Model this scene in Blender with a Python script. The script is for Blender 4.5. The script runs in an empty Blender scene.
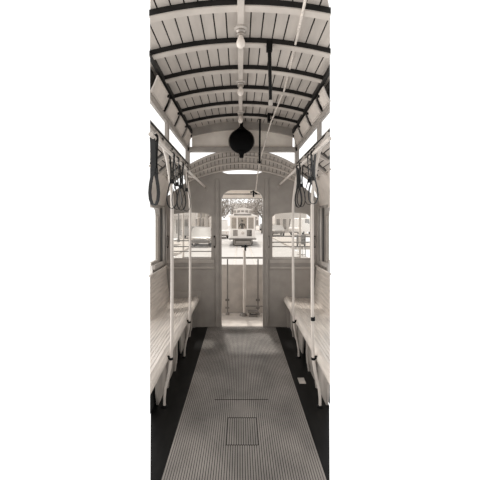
import bpy, bmesh, math, random
from mathutils import Vector, Matrix
random.seed(7)
C = bpy.context.scene.collection
F = 330.0                       # focal length in pixels of a 480 px frame
CX, HZ, EYE = 240.0, 221.0, 1.49
MID = 0.03                      # the car's centre line
WALL = 4.64                     # the end bulkhead
REACH = F / 90.0                # how near to the viewer a thing at side offset 1 m is still seen
def ds(x): return abs(x) * REACH
def at(px, py, d): return Vector(((px - CX) * d / F, d, EYE - (py - HZ) * d / F))

# ---------------------------------------------------------------- materials
def lin(c): return c / 12.92 if c <= .04045 else ((c + .055) / 1.055) ** 2.4
def tone(v, warm=1.0):
    r = v / 255.0
    return (lin(min(1, r * (1 + .034 * warm))), lin(r * (1 - .015 * warm)), lin(r * (1 - .062 * warm)), 1)
MATS = {}
def mat(name, v, rough=.6, metal=0, warm=1.0, vary=.12, scale=6, stretch=(1, 1, 1), spec=.4, bump=0):
    m = bpy.data.materials.new(name); m.use_nodes = True
    n, l = m.node_tree.nodes, m.node_tree.links
    b = n['Principled BSDF']
    b.inputs['Roughness'].default_value = rough; b.inputs['Metallic'].default_value = metal
    b.inputs['Specular IOR Level'].default_value = spec
    tc = n.new('ShaderNodeTexCoord'); mp = n.new('ShaderNodeMapping'); mp.inputs['Scale'].default_value = stretch
    nz = n.new('ShaderNodeTexNoise'); nz.inputs['Scale'].default_value = scale; nz.inputs['Detail'].default_value = 5
    cr = n.new('ShaderNodeValToRGB')
    cr.color_ramp.elements[0].color = tone(v * (1 - vary), warm); cr.color_ramp.elements[1].color = tone(min(250, v * (1 + vary)), warm)
    cr.color_ramp.elements[0].position = .3; cr.color_ramp.elements[1].position = .7
    l.new(tc.outputs['Object'], mp.inputs['Vector']); l.new(mp.outputs['Vector'], nz.inputs['Vector'])
    l.new(nz.outputs['Fac'], cr.inputs['Fac']); l.new(cr.outputs['Color'], b.inputs['Base Color'])
    if bump:
        bp = n.new('ShaderNodeBump'); bp.inputs['Strength'].default_value = bump; bp.inputs['Distance'].default_value = .01
        l.new(nz.outputs['Fac'], bp.inputs['Height']); l.new(bp.outputs['Normal'], b.inputs['Normal'])
    MATS[name] = m
    return m
M_WALL = mat('bulkhead paint', 154, .5, vary=.05)
M_MOULD = mat('bulkhead moulding', 172, .5, vary=.05)
M_JAMB = mat('window jamb wood', 155, .5, vary=.1, stretch=(6, 6, 1))
M_JAMBD = mat('dark sash wood', 70, .5, vary=.15, stretch=(6, 6, 1))
M_BOARD = mat('roof boards', 180, .55, vary=.07, scale=3, stretch=(3, .6, 3))
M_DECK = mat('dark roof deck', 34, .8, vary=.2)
M_RIB = mat('shade-dark rib', 34, .5, vary=.25, stretch=(1, 6, 6), spec=.2)  # shade on the rib fronts is put into this dark colour
M_SOFF = mat('pale rib paint', 190, .5, vary=.05)
M_CREAM = mat('cream paint', 205, .5, vary=.05)
M_RAIL = mat('clerestory paint', 158, .5, vary=.07)
M_PANEL = mat('cream end panel', 240, .5, vary=.04)
M_BENCH = mat('bench varnished slat', 200, .38, vary=.08, scale=5, stretch=(8, .7, 8))
M_BENCHD = mat('bench end paint', 160, .5, vary=.06)
M_KICK = mat('bench kick board', 165, .5, vary=.12)
M_POLE = mat('painted pole', 196, .35, vary=.05)
M_IRON = mat('black iron', 9, .5, vary=.2, spec=.2)
M_GONG = mat('blackened gong', 5, .5, vary=.2, spec=.1)
M_LEATH = mat('dark leather', 16, .5, vary=.3, scale=20, spec=.25)
M_BROWN = mat('brown leather', 78, .5, vary=.3, scale=20)
M_FLOOR = mat('dark wood floor', 13, .42, vary=.5, scale=7, stretch=(3, .8, 1), spec=.13)
M_MATR = mat('rubber mat ridge', 126, .6, vary=.16, scale=2.2, stretch=(1.5, 1, 1))
M_MATV = mat('rubber mat groove', 34, .8, vary=.2)
M_SEAM = mat('mat seam', 45, .8)
M_BRASS = mat('worn brass', 150, .3, metal=.7)
M_CORD = mat('bell cord rope', 205, .7, vary=.1, scale=60)
M_BULB = mat('frosted bulb', 225, .25, vary=.02)
M_SOCK = mat('porcelain socket', 170, .4)
M_PAPER = mat('pale paper', 175, .7)
M_PLATF = mat('platform floor', 190, .5, vary=.08)
M_DASH = mat('platform dash paint', 178, .5, vary=.07)
M_ROD = mat('platform rod paint', 120, .4)
M_ASPH = mat('pale asphalt', 182, .8, warm=.6, vary=.02, scale=1)
M_WALK = mat('concrete pavement', 185, .8, vary=.03, scale=2)
M_TRACK = mat('steel rail', 190, .4, metal=.3)
M_STUCW = mat('white stucco', 218, .8, warm=.7, vary=.03)
M_STUCG = mat('grey stucco', 178, .8, vary=.05)
M_SHOPW = mat('shop window', 150, .2, vary=.2, scale=1)
M_LEAF = mat('pale leaves', 150, .8, vary=.25, scale=3)
M_BARK = mat('bark', 110, .9, vary=.2)
M_CARW = mat('white car paint', 242, .3, warm=.6, vary=.02)
M_CARL = mat('silver car paint', 150, .3, vary=.04)
M_CARD = mat('dark car paint', 120, .3, vary=.05)
M_GLASSD = mat('tinted car glass', 120, .15, vary=.1)
M_TYRE = mat('tyre rubber', 50, .8)
M_POST1 = mat('grey poster', 150, .6, vary=.15, scale=4)
M_POST2 = mat('dark poster', 100, .6, vary=.45, scale=5)
M_CLOTH1 = mat('dark jacket', 60, .9); M_CLOTH2 = mat('grey trousers', 110, .9); M_SKIN = mat('skin', 185, .6); M_HAIR = mat('dark hair', 45, .7)
def glass():
    m = bpy.data.materials.new('clear window glass'); m.use_nodes = True
    n, l = m.node_tree.nodes, m.node_tree.links
    n.remove(n['Principled BSDF'])
    t = n.new('ShaderNodeBsdfTransparent'); t.inputs['Color'].default_value = (.97, .965, .95, 1)
    g = n.new('ShaderNodeBsdfGlossy'); g.inputs['Roughness'].default_value = .03
    x = n.new('ShaderNodeMixShader')
    x.inputs[0].default_value = .06; l.new(t.outputs[0], x.inputs[1]); l.new(g.outputs[0], x.inputs[2])
    l.new(x.outputs[0], n['Material Output'].inputs['Surface'])
    return m
M_GLASS = glass()

# ---------------------------------------------------------------- object helpers
def tag(o, label=None, cat=None, group=None, kind=None):
    if label: o['label'] = label
    if cat: o['category'] = cat
    if group: o['group'] = group
    if kind: o['kind'] = kind
    return o
def origin(o):
    v = Vector((0, 0, 0))
    while o is not None:
        v += o.location; o = o.parent
    return v
def thing(name, loc, label, cat, group=None):
    o = bpy.data.objects.new(name, None); C.objects.link(o); o.location = loc; o.empty_display_size = .05
    return tag(o, label, cat, group)
def kids(o): return [c for c in bpy.data.objects if c.parent is o]
def copy_tree(o, parent=None):
    c = o.copy(); C.objects.link(c)
    if parent is not None: c.parent = parent
    for ch in kids(o): copy_tree(ch, c)
    return c
def clone(o, loc, rz=None, label=None, group=None):
    c = copy_tree(o); c.location = loc
    if rz is not None: c.rotation_euler = (0, 0, rz)
    if label: c['label'] = label
    if group: c['group'] = group
    return c

class MB:
    def __init__(s): s.v, s.f, s.m, s.cur = [], [], [], 0
    def add(s, vs, fs):
        k = len(s.v); s.v += [Vector(v) for v in vs]
        s.f += [[k + i for i in f] for f in fs]; s.m += [s.cur] * len(fs)
        return s
    def box(s, x0, x1, y0, y1, z0, z1):
        vs = [(x, y, z) for x in (x0, x1) for y in (y0, y1) for z in (z0, z1)]
        return s.add(vs, [(0, 1, 3, 2), (4, 6, 7, 5), (0, 4, 5, 1), (2, 3, 7, 6), (0, 2, 6, 4), (1, 5, 7, 3)])
    def strip(s, ptsA, ptsB, thick, y0, y1):
        """board between two (x,z) edges, running along y, thickened along its normal"""
        a, b = Vector(ptsA), Vector(ptsB); t = (b - a).normalized(); n = Vector((-t.y, t.x)) * thick
        q = [a, b, b + n, a + n]
        vs = [(p.x, y, p.y) for y in (y0, y1) for p in q]
        return s.add(vs, [(0, 1, 2, 3), (7, 6, 5, 4), (0, 4, 5, 1), (1, 5, 6, 2), (2, 6, 7, 3), (3, 7, 4, 0)])
    def tube(s, pts, r, n=10, closed=False):
        P = [Vector(p) for p in pts]; R = r if isinstance(r, (list, tuple)) else [r] * len(P)
        rings, up = [], None
        for i, p in enumerate(P):
            if closed: t = P[(i + 1) % len(P)] - P[i - 1]
            else: t = (P[min(i + 1, len(P) - 1)] - P[max(i - 1, 0)])
            t.normalize()
            if up is None: up = Vector((0, 0, 1)) if abs(t.z) < .9 else Vector((0, 1, 0))
            a = t.cross(up); a.normalize(); up = a.cross(t); up.normalize()
            rings.append([p + (a * math.cos(k * 2 * math.pi / n) + up * math.sin(k * 2 * math.pi / n)) * R[i] for k in range(n)])
        return s.loft(rings, closed)
    def loft(s, rings, closed=False, caps=True, ring_closed=True):
        n = len(rings[0]); vs = [v for g in rings for v in g]; fs = []
        m = len(rings)
        for i in range(m if closed else m - 1):
            for k in range(n if ring_closed else n - 1):
                j, q = (i + 1) % m, (k + 1) % n
                fs.append((i * n + k, i * n + q, j * n + q, j * n + k))
        if caps and not closed and ring_closed:
            fs.append(tuple(range(n - 1, -1, -1))); fs.append(tuple((m - 1) * n + k for k in range(n)))
        return s.add(vs, fs)
    def lathe(s, prof, c, axis='z', n=24):
        c = Vector(c); rings = []
        for r, h in prof:
            g = []
            for k in range(n):
                a = k * 2 * math.pi / n; x, y = r * math.cos(a), r * math.sin(a)
                g.append(c + (Vector((x, y, h)) if axis == 'z' else Vector((x, h, y)) if axis == 'y' else Vector((h, x, y))))
            rings.append(g)
        return s.loft(rings)
    def prism(s, poly, axis, a0, a1):
        """poly in the plane across axis: 'x' -> (y,z), 'y' -> (x,z), 'z' -> (x,y)"""
        def pt(p, a): return (a, p[0], p[1]) if axis == 'x' else (p[0], a, p[1]) if axis == 'y' else (p[0], p[1], a)
        n = len(poly); vs = [pt(p, a0) for p in poly] + [pt(p, a1) for p in poly]
        fs = [tuple(range(n)), tuple(range(2 * n - 1, n - 1, -1))] + [(i, i + n, (i + 1) % n + n, (i + 1) % n) for i in range(n)]
        return s.add(vs, fs)
    def section(s):
        """the car is modelled as a cut-away: lengths end where the photograph stops showing them"""
        for v in s.v:
            if v.y < ds(v.x): v.y = ds(v.x)
        return s
    def build(s, name, mats, parent=None, smooth=False, bevel=0, loc=None):
        mats = mats if isinstance(mats, (list, tuple)) else [mats]
        o0 = origin(parent) if parent is not None else Vector(loc if loc is not None else (0, 0, 0))
        me = bpy.data.meshes.new(name); me.from_pydata([v - o0 for v in s.v], [], s.f)
        for m in mats: me.materials.append(m)
        me.polygons.foreach_set('material_index', s.m)
        bm = bmesh.new(); bm.from_mesh(me); bmesh.ops.recalc_face_normals(bm, faces=bm.faces); bm.to_mesh(me); bm.free()
        if smooth:
            me.polygons.foreach_set('use_smooth', [True] * len(me.polygons))
            if hasattr(me, 'set_sharp_from_angle'): me.set_sharp_from_angle(angle=math.radians(40))
        o = bpy.data.objects.new(name, me); C.objects.link(o)
        if parent is not None: o.parent = parent
        else: o.location = o0
        if bevel:
            b = o.modifiers.new('bevel', 'BEVEL'); b.width = bevel; b.segments = 2; b.limit_method = 'ANGLE'
        return o
def struct(o, label=None): return tag(o, label, None, None, 'structure')

def plate(name, outline, holes, y0, y1, m, parent=None):
    """flat plate in the x-z plane with openings, from y0 to y1"""
    cu = bpy.data.curves.new('tmp', 'CURVE'); cu.dimensions = '2D'; cu.fill_mode = 'BOTH'; cu.extrude = (y1 - y0) / 2
    for ring in [outline] + holes:
        sp = cu.splines.new('POLY'); sp.points.add(len(ring) - 1); sp.use_cyclic_u = True
        for p, q in zip(sp.points, ring): p.co = (q[0], q[1], 0, 1)
    t = bpy.data.objects.new('tmp', cu); C.objects.link(t)
    dg = bpy.context.evaluated_depsgraph_get()
    me = bpy.data.meshes.new_from_object(t.evaluated_get(dg)); me.name = name
    bpy.data.objects.remove(t); bpy.data.curves.remove(cu)
    me.transform(Matrix.Translation((0, (y0 + y1) / 2, 0)) @ Matrix.Rotation(math.pi / 2, 4, 'X'))
    me.materials.clear(); me.materials.append(m)
    if parent is not None: me.transform(Matrix.Translation(-origin(parent)))
    o = bpy.data.objects.new(name, me); C.objects.link(o)
    if parent is not None: o.parent = parent
    return o
def arc_z(x, half, z_side, z_mid):
    u = (x - MID) / half
    return z_mid - (z_mid - z_side) * u * u
def crown(x0, x1, zb, zs, zc, n=12, r=.03):
    """window outline with a gently arched head"""
    pts = [(x0, zb), (x1, zb)]
    for i in range(n + 1):
        t = 1 - i / n; u = 2 * t - 1
        z = zc - (zc - zs) * u * u
        if i in (0, n): z -= r
        pts.append((x0 + (x1 - x0) * t, z))
    return pts

# ================================================================ floor of the car
fl = MB()
fp = [(-.50, 1.84), (.50, 1.84), (.72, 2.66), (.74, 3.6), (1.12, 4.1), (1.12, WALL + .06), (-1.10, WALL + .06), (-1.10, 4.05), (-.72, 3.6), (-.72, 2.66)]
fl.prism(fp, 'z', -.05, 0)
struct(fl.build('floor', M_FLOOR), 'dark worn wooden floor of the car')

mt = thing('floor_mat', (MID - .01, 1.84, 0), 'long ribbed grey rubber mat down the middle of the dark floor', 'floor mat')
mx0, mx1, my0, my1 = -.454, .495, 1.84, 4.625
hx0, hx1, hy0, hy1 = at(227, 0, 1)[0] * 0 - .092, .119, 330 * 1.49 / (446 - 221), 330 * 1.49 / (419 - 221)
def ribbed(m, x0, x1, y0, y1, zb, zt, pitch):
    n = max(1, round((x1 - x0) / pitch)); w = (x1 - x0) / n
    for i in range(n):
        a = x0 + i * w
        m.cur = 1; m.box(a, a + w * .30, y0, y1, zb, zb + (zt - zb) * .35)
        m.cur = 0; m.box(a + w * .30, a + w, y0, y1, zb, zt)
g = MB()
ribbed(g, mx0, hx0 - .004, my0, my1, .0005, .008, .0158)
ribbed(g, hx1 + .004, mx1, my0, my1, .0005, .008, .0158)
ribbed(g, hx0 - .004, hx1 + .004, my0, hy0 - .005, .0005, .008, .0158)
ribbed(g, hx0 - .004, hx1 + .004, hy1 + .005, my1, .0005, .008, .0158)
g.build('ribbed_sheet', [M_MATR, M_MATV], mt)
g = MB(); g.box(-.21, .235, 2.735, 2.742, .008, .0095); g.build('seam', M_SEAM, mt)
hc = thing('floor_hatch', ((hx0 + hx1) / 2, hy0, 0), 'small square ribbed hatch cover let into the middle of the mat', 'hatch')
g = MB(); ribbed(g, hx0, hx1, hy0, hy1, .0005, .0075, .0158); g.build('hatch_lid', [M_MATR, M_MATV], hc)
g = MB()
for b in ((hx0 - .004, hx0, hy0 - .004, hy1 + .004), (hx1, hx1 + .004, hy0 - .004, hy1 + .004), (hx0, hx1, hy0 - .005, hy0), (hx0, hx1, hy1, hy1 + .005)):
    g.box(*b, .0005, .0095)
g.build('hatch_rim', M_SEAM, hc)
g = MB(); g.box(.545, .605, 3.02, 3.13, .0005, .004)
tag(g.build('paper_slip', M_PAPER, loc=(.575, 3.07, 0)), 'small pale slip lying on the dark floor beside the right of the mat', 'paper')

# ================================================================ end bulkhead
S = F / WALL
def wx(px): return (px - CX) / S
def wz(py): return EYE - (py - HZ) / S
DX0, DX1, DZ = wx(221.5), wx(263), wz(190)
top = [(MID + .75 * math.cos(a), 0) for a in ()]
out = [(-1.10, 0), (DX0, 0)]
r = .15
out += [(DX0, DZ - r)] + [(DX0 + r - r * math.cos(a), DZ - r + r * math.sin(a)) for a in [k * math.pi / 16 for k in range(1, 8)]] + [(DX0 + r, DZ)]
out += [(DX1 - r, DZ)] + [(DX1 - r + r * math.sin(a), DZ - r + r * math.cos(a)) for a in [k * math.pi / 16 for k in range(1, 8)]] + [(DX1, DZ - r)]
out += [(DX1, 0), (1.12, 0), (1.12, 1.78)]
for k in range(33):
    x = MID + .78 - 1.56 * k / 32
    out.append((x, min(arc_z(x, .75, 2.055, 2.225), 2.152 + max(0, abs(x - MID) - .22) * .5)))
out += [(-1.10, 1.78)]
WL = crown(wx(169.2), wx(212), wz(259.2), wz(214.0), wz(211.8))
WR = crown(wx(271.7), wx(311.5), wz(259), wz(214.0), wz(211.8))
struct(plate('wall_end', out, [WL, WR], WALL, WALL + .06, M_WALL), 'taupe painted end bulkhead with arched doorway and two windows')
# mouldings on the bulkhead
k = 0
def trim(name, mb, m, bevel=.004): return struct(mb.build(name, m, bevel=bevel))
g = MB().box(wx(215.5), wx(219), WALL - .018, WALL, 0, 2.08); trim('trim_1', g, M_WALL)
g = MB().box(wx(265), wx(268.5), WALL - .018, WALL, 0, 2.08); trim('trim_2', g, M_WALL)
g = MB().box(wx(167), wx(214.5), WALL - .025, WALL, wz(268.5), wz(266.5)).box(wx(167), wx(214.5), WALL - .014, WALL, wz(263), wz(259.8)); trim('trim_3', g, M_MOULD)
g = MB().box(wx(269.5), wx(315), WALL - .025, WALL, wz(268.5), wz(266.5)).box(wx(269.5), wx(315), WALL - .014, WALL, wz(263), wz(259.8)); trim('trim_4', g, M_MOULD)
g = MB().box(-1.10, wx(201), WALL - .012, WALL, 0, .5).box(wx(201), DX0 - .003, WALL - .012, WALL, .0, .03); trim('trim_5', g, M_WALL)
g = MB().box(DX1 + .003, wx(300), WALL - .012, WALL, 0, .03); trim('trim_6', g, M_WALL)
# end windows: casing, pane and the guard bars
def ring_frame(mb, ringA, scale, y0, y1):
    cx = sum(p[0] for p in ringA) / len(ringA); cz = sum(p[1] for p in ringA) / len(ringA)
    x0, x1 = min(p[0] for p in ringA), max(p[0] for p in ringA); z0, z1 = min(p[1] for p in ringA), max(p[1] for p in ringA)
    mx, mz = (x0 + x1) / 2, (z0 + z1) / 2
    fx, fz = 1 - 2 * scale / (x1 - x0), 1 - 2 * scale / (z1 - z0)
    inn = [(mx + (p[0] - mx) * fx, mz + (p[1] - mz) * fz) for p in ringA]
    n = len(ringA)
    rings = [[(p[0], y0, p[1]) for p in ringA], [(p[0], y1, p[1]) for p in ringA], [(p[0], y1, p[1]) for p in inn], [(p[0], y0, p[1]) for p in inn]]
    mb.loft([[Vector(v) for v in g] for g in rings], closed=True)
    return inn
for nm, ring, ys, lb in (('window_1', WL, (241, 247, 251.8), 'arched window left of the doorway with guard bars'), ('window_2', WR, (236.5, 242.5, 247), 'arched window right of the doorway with guard bars')):
    g = MB(); inn = ring_frame(g, ring, .012, WALL + .02, WALL + .05)
    w = struct(g.build(nm, M_MOULD), lb)
    g = MB(); g.prism(inn, 'y', WALL + .033, WALL + .036); g.build('pane', M_GLASS, w)
    x0, x1 = min(p[0] for p in ring) - .02, max(p[0] for p in ring) + .02
    for y in ys:
        z = wz(y); g = MB().tube([(x0, WALL + .075, z), (x1, WALL + .075, z)], .008, 8); g.build('guard_bar', M_ROD, w, smooth=True)
# brass lift handles beside the windows
hp = None
for px, lb in ((167.6, 'slim dark pull bracket on the jamb at the outer left of the left window'), (214.5, 'slim dark pull bracket between left window and doorway'),
               (268.5, 'slim dark pull bracket between doorway and right window'), (314.5, 'slim dark pull bracket on the jamb at the outer right of the right window')):
    p = (wx(px), WALL, wz(247))
    if hp is None:
        hp = thing('pull_bracket', p, lb, 'bracket', 'pull brackets beside the end windows')
        x, y, z = p
        g = MB().box(x - .012, x + .012, y - .006, y, z - .01, z + .16); g.build('back_plate', M_IRON, hp, bevel=.003)
        g = MB().tube([(x, y - .004, z + .01), (x, y - .035, z + .025), (x, y - .035, z + .125), (x, y - .004, z + .14)], .006, 8); g.build('grip', M_BRASS, hp, smooth=True)
    else: clone(hp, p, None, lb)
# sill at the doorway
g = MB().box(DX0, DX1, WALL - .01, WALL + .09, 0, .012); struct(g.build('threshold', M_PLATF, bevel=.004), 'pale worn threshold of the doorway')

# ================================================================ bonnet vault above the bulkhead
vt = MB(); rows = 7; nb = 30
def vault(u, x):                 # u 0 at the clerestory, 1 at the bulkhead
    e = u ** 1.15
    zm = 2.435 - (2.435 - 2.212) * e; zs = 2.20 - (2.20 - 2.045) * e
    y = 4.37 + (WALL - 4.37) * u
    return Vector((x, y, arc_z(x, .75, zs, zm)))
for i in range(rows):
    for j in range(nb):
        xa, xb = MID - .80 + 1.60 * j / nb + .004, MID - .80 + 1.60 * (j + 1) / nb - .004
        u0, u1 = i / rows, (i + 1) / rows - .01
        q = [vault(u0, xa), vault(u0, xb), vault(u1, xb), vault(u1, xa)]; up = Vector((0, .006, .012))
        vt.add(q + [p + up for p in q], [(0, 1, 2, 3), (7, 6, 5, 4), (0, 4, 5, 1), (1, 5, 6, 2), (2, 6, 7, 3), (3, 7, 4, 0)])
va = struct(vt.build('ceiling_end', M_BOARD), 'low boarded vault above the end bulkhead')
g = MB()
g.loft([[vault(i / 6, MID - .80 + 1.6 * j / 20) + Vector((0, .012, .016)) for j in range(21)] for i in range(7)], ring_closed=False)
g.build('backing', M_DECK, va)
for u in (.02, .36, .68, .97):
    g = MB(); n = 24
    g.tube([vault(u, MID - .80 + 1.6 * j / n) - Vector((0, .012, .004)) for j in range(n + 1)], .014, 6); g.build('vault_rib', M_SOFF, va, smooth=True)

# ================================================================ main roof
RR = 2.39
def rz(x, zc): return zc - (x - MID) ** 2 / (2 * RR)
ZR, ZB, YE = 2.74, 2.778, 4.36
bd = MB(); bw = .0785
nbd = 19
for i in range(nbd):
    x0 = MID + (i - nbd / 2) * bw + .0045; x1 = x0 + bw - .009
    a, b = (x0, rz(x0, ZB)), (x1, rz(x1, ZB)); bd.strip(a, b, .012, 1.79, YE)
roof = struct(bd.section().build('ceiling', M_BOARD), 'boarded arched roof of the car with dark ribs')
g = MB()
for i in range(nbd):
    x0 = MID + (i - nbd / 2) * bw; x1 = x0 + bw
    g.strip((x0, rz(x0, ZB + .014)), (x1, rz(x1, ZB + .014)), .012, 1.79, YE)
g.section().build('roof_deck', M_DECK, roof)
ribs_d = [1.91 + .405 * i for i in range(6)]
for d in ribs_d:
    hw = min(.66, (d + .02) / REACH)
    n = 20; xs = [MID * (hw > .65) - hw + 2 * hw * i / n for i in range(n + 1)]
    def arcbar(zlo, zhi, y0, y1):
        m = MB()
        m.loft([[Vector((x, y0, rz(x, zlo))), Vector((x, y1, rz(x, zlo))), Vector((x, y1, rz(x, zhi))), Vector((x, y0, rz(x, zhi)))] for x in xs])
        return m
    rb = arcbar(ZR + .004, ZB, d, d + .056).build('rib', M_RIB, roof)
    arcbar(ZR - .004, ZR + .004, d + .003, d + .058).build('lit_underside', M_SOFF, rb)  # paler strip paints in the lit underside below the shaded front
# end arch of the roof
xs = [MID - .70 + 1.40 * i / 24 for i in range(25)]
m = MB(); m.loft([[Vector((x, 4.29, rz(x, 2.685))), Vector((x, 4.37, rz(x, 2.685))), Vector((x, 4.37, rz(x, 2.80))), Vector((x, 4.29, rz(x, 2.80)))] for x in xs]); m.build('end_arch', M_RAIL, roof)
# centre strip that carries the lamps
g = MB().box(MID - .045, MID - .005, 1.82, 4.3, ZR - .012, ZR + .004); cs = g.build('centre_strip', M_SOFF, roof, bevel=.003)
# end panel and beam of the clerestory
xs = [MID - .66 + 1.32 * i / 20 for i in range(21)]
m = MB(); m.loft([[Vector((x, 4.33, 2.45)), Vector((x, 4.35, 2.45)), Vector((x, 4.35, rz(x, 2.70))), Vector((x, 4.33, rz(x, 2.70)))] for x in xs])
struct(m.build('trim_7', M_PANEL), 'cream panel closing the end of the raised roof')
g = MB().box(MID - .72, MID + .72, 4.29, 4.37, 2.395, 2.455); struct(g.build('trim_8', M_RAIL, bevel=.006), 'painted beam below the cream end panel')

# ================================================================ clerestory sides and eaves
for side, sx, sn in (('left', -1, 'left'), ('right', 1, 'right')):
    X = MID + sx * .72; start = ds(X)
    def xb(a, b): return (min(X + sx * a, X + sx * b), max(X + sx * a, X + sx * b))
    g = MB()
    g.box(*xb(-.01, .015), 2, 4.37, 2.195, 2.258)           # sill
    g.box(*xb(-.01, .015), 2, 4.37, 2.412, 2.47)            # header
    g.box(*xb(-.012, .016), 3.09, 3.17, 2.25, 2.42)
    g.box(*xb(-.03, .02), 4.29, 4.37, 2.20, 2.60)
    fz = MB().box(*xb(.0, .02), 2, 4.37, 2.465, 2.70)       # frieze behind the ventilators
    w = struct(g.section().build('wall_clerestory_' + side, M_RAIL), 'painted clerestory framing on the %s with open white lights' % sn)
    fz.section().build('frieze', M_JAMBD, w)
    # cornice where the roof springs
    ci = MID + sx * .66
    g = MB(); g.box(min(ci - .012, ci + .012), max(ci - .012, ci + .012), 2, 4.30, 2.63, 2.675); g.section().build('cornice', M_RIB, w)
    # tilted ventilator flaps
    q = 0; spans = [(2.50, 2.90), (2.99, 3.36), (3.45, 3.82), (3.91, 4.24)]
    words = ['nearest', 'second', 'third', 'farthest']
    for y0, y1 in spans:
        y0 = max(y0, ds(MID + sx * .705) + .012)
        if y0 > y1 - .08: q += 1; continue
        xa, xc = MID + sx * .705, MID + sx * .655
        v = thing('ventilator_flap', (MID + sx * .69, y0, 2.47), '%s pale tilted ventilator flap under the %s edge of the roof' % (words[q], sn), 'ventilator', 'ventilator flaps along the %s roof edge' % sn)
        g = MB(); n = 5
        pr = [(xa + (xc - xa) * t, 2.478 + .105 * t + .012 * math.sin(math.pi * t) * -1) for t in [i / n for i in range(n + 1)]]
        for i in range(n): g.strip(pr[i], pr[i + 1], .008 * -sx, y0 + .02, y1 - .02)
        g.build('flap_panel', M_CREAM, v, smooth=True)
        g = MB()
        g.tube([(xa, y0, 2.475), (xa, y1, 2.475)], .010, 8); g.tube([(xc, y0, 2.588), (xc, y1, 2.588)], .008, 8)
        for yy in (y0 + .01, y1 - .01): g.tube([(xa, yy, 2.475), ((xa + xc) / 2, yy, 2.525), (xc, yy, 2.588)], .010, 8)
        g.build('flap_frame', M_SOFF, v, smooth=True)
        ym = y1 - .03; g = MB().box(xc - .012, xc + .012, ym - .015, ym + .015, 2.565, 2.59); g.build('catch', M_IRON, v, bevel=.004)
        q += 1
    # eave ceiling between clerestory sill and side wall
    prof = [(.70, 2.215), (.75, 2.192), (.80, 2.162), (.85, 2.128), (.90, 2.09), (.95, 2.045)]
    g = MB(); bk = MB()
    for (a, za), (b, zb) in zip(prof, prof[1:]):
        g.strip((MID + sx * (a + .008), za), (MID + sx * (b - .008), zb), .01 * sx, 2, WALL)
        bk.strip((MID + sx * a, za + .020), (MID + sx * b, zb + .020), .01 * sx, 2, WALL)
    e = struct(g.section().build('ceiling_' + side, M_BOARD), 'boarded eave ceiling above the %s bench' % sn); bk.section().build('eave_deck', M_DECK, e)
    for d in (2.92, 3.32, 3.73, 4.13, 4.5):
        lim = (d - .06) / REACH; pp = []
        for i in range(21):
            a = .70 + .25 * i / 20; x = MID + sx * a
            if abs(x) > lim + .01: break
            k = min(4, int((a - .70) / .05 + 1e-6)); t = (a - prof[k][0]) / .05
            pp.append((x, prof[k][1] + (prof[k + 1][1] - prof[k][1]) * t))
        if len(pp) < 3: continue
        g = MB(); g.loft([[Vector((x, d, z - .04)), Vector((x, d + .035, z - .04)), Vector((x, d + .035, z + .002)), Vector((x, d, z + .002))] for x, z in pp])
        g.build('rafter', M_SOFF, e)
        g = MB(); g.loft([[Vector((x, d - .05, z - .012)), Vector((x, d - .004, z - .012)), Vector((x, d - .004, z + .002)), Vector((x, d - .05, z + .002))] for x, z in pp])
        g.build('dark_lath', M_JAMBD, e)
    # pale cove panel above the side windows
    g = MB(); n = 10
    cp = [(.945 + .145 * math.sin(t * math.pi / 2), 2.055 - .395 * t) for t in [i / n for i in range(n + 1)]]
    for (a, za), (b, zb) in zip(cp, cp[1:]):
        g.strip((MID + sx * a, za), (MID + sx * b, zb), .012 * sx, 2, WALL)
    struct(g.section().build('trim_9' if sx < 0 else 'trim_10', M_CREAM, smooth=True), 'pale cove panel above the %s side window' % sn)
    g = MB().tube([(MID + sx * .945, ds(MID + sx * .945), 2.05), (MID + sx * .945, WALL, 2.05)], .012, 8); struct(g.build('trim_11' if sx < 0 else 'trim_12', M_SOFF, smooth=True))
    # side wall with its window
    XW = MID + sx * 1.115; st = ds(XW); a, b = (XW - .03, XW + .03)
    ye = 4.36
    g = MB(); g.box(a, b, st, WALL, .0, .95); g.box(a, b, ye, WALL, .95, 1.70)
    rr = .12
    hd = [(st, 1.70), (st, 1.655)] + [(ye - rr + rr * math.sin(t), 1.655 - rr + rr * math.cos(t)) for t in [k * math.pi / 12 for k in range(7)]] + [(ye, 1.70)]
    g.prism(hd, 'x', a, b)
    sw = struct(g.section().build('wall_' + side, M_WALL), 'painted %s side wall behind the bench' % sn)
    xi = XW - sx * .03
    g = MB(); xl = sorted((xi, xi - sx * .022))
    g.box(xl[0], xl[1], ye + .005, ye + .03, .94, 1.66); g.box(xl[0], xl[1], ye + .15, ye + .20, .94, 1.66)
    g.build('sash_groove', M_JAMBD, sw)
    g = MB(); xl = sorted((xi, xi - sx * .03)); g.box(xl[0], xl[1], ye + .04, ye + .14, .90, 1.68); g.box(xl[0], xl[1], ye + .21, WALL, .90, 1.70); g.build('jamb', M_JAMB, sw, bevel=.004)
    xl = sorted((xi + sx * .005, xi - sx * .03)); g = MB().box(xl[0], xl[1], st, ye + .05, .905, .955); g.section().build('sill', M_MOULD, sw)
    wn = 'window_3' if sx < 0 else 'window_4'
    g = MB(); g.box(XW - .012, XW + .012, st, ye, .95, .985); g.box(XW - .012, XW + .012, ye - .03, ye, .985, 1.56)
    wo = struct(g.section().build(wn, M_MOULD), '%s side window above the bench' % sn); g = MB().box(XW - .003, XW + .003, st, ye - .03, .985, 1.60); g.build('pane', M_GLASS, wo)

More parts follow.
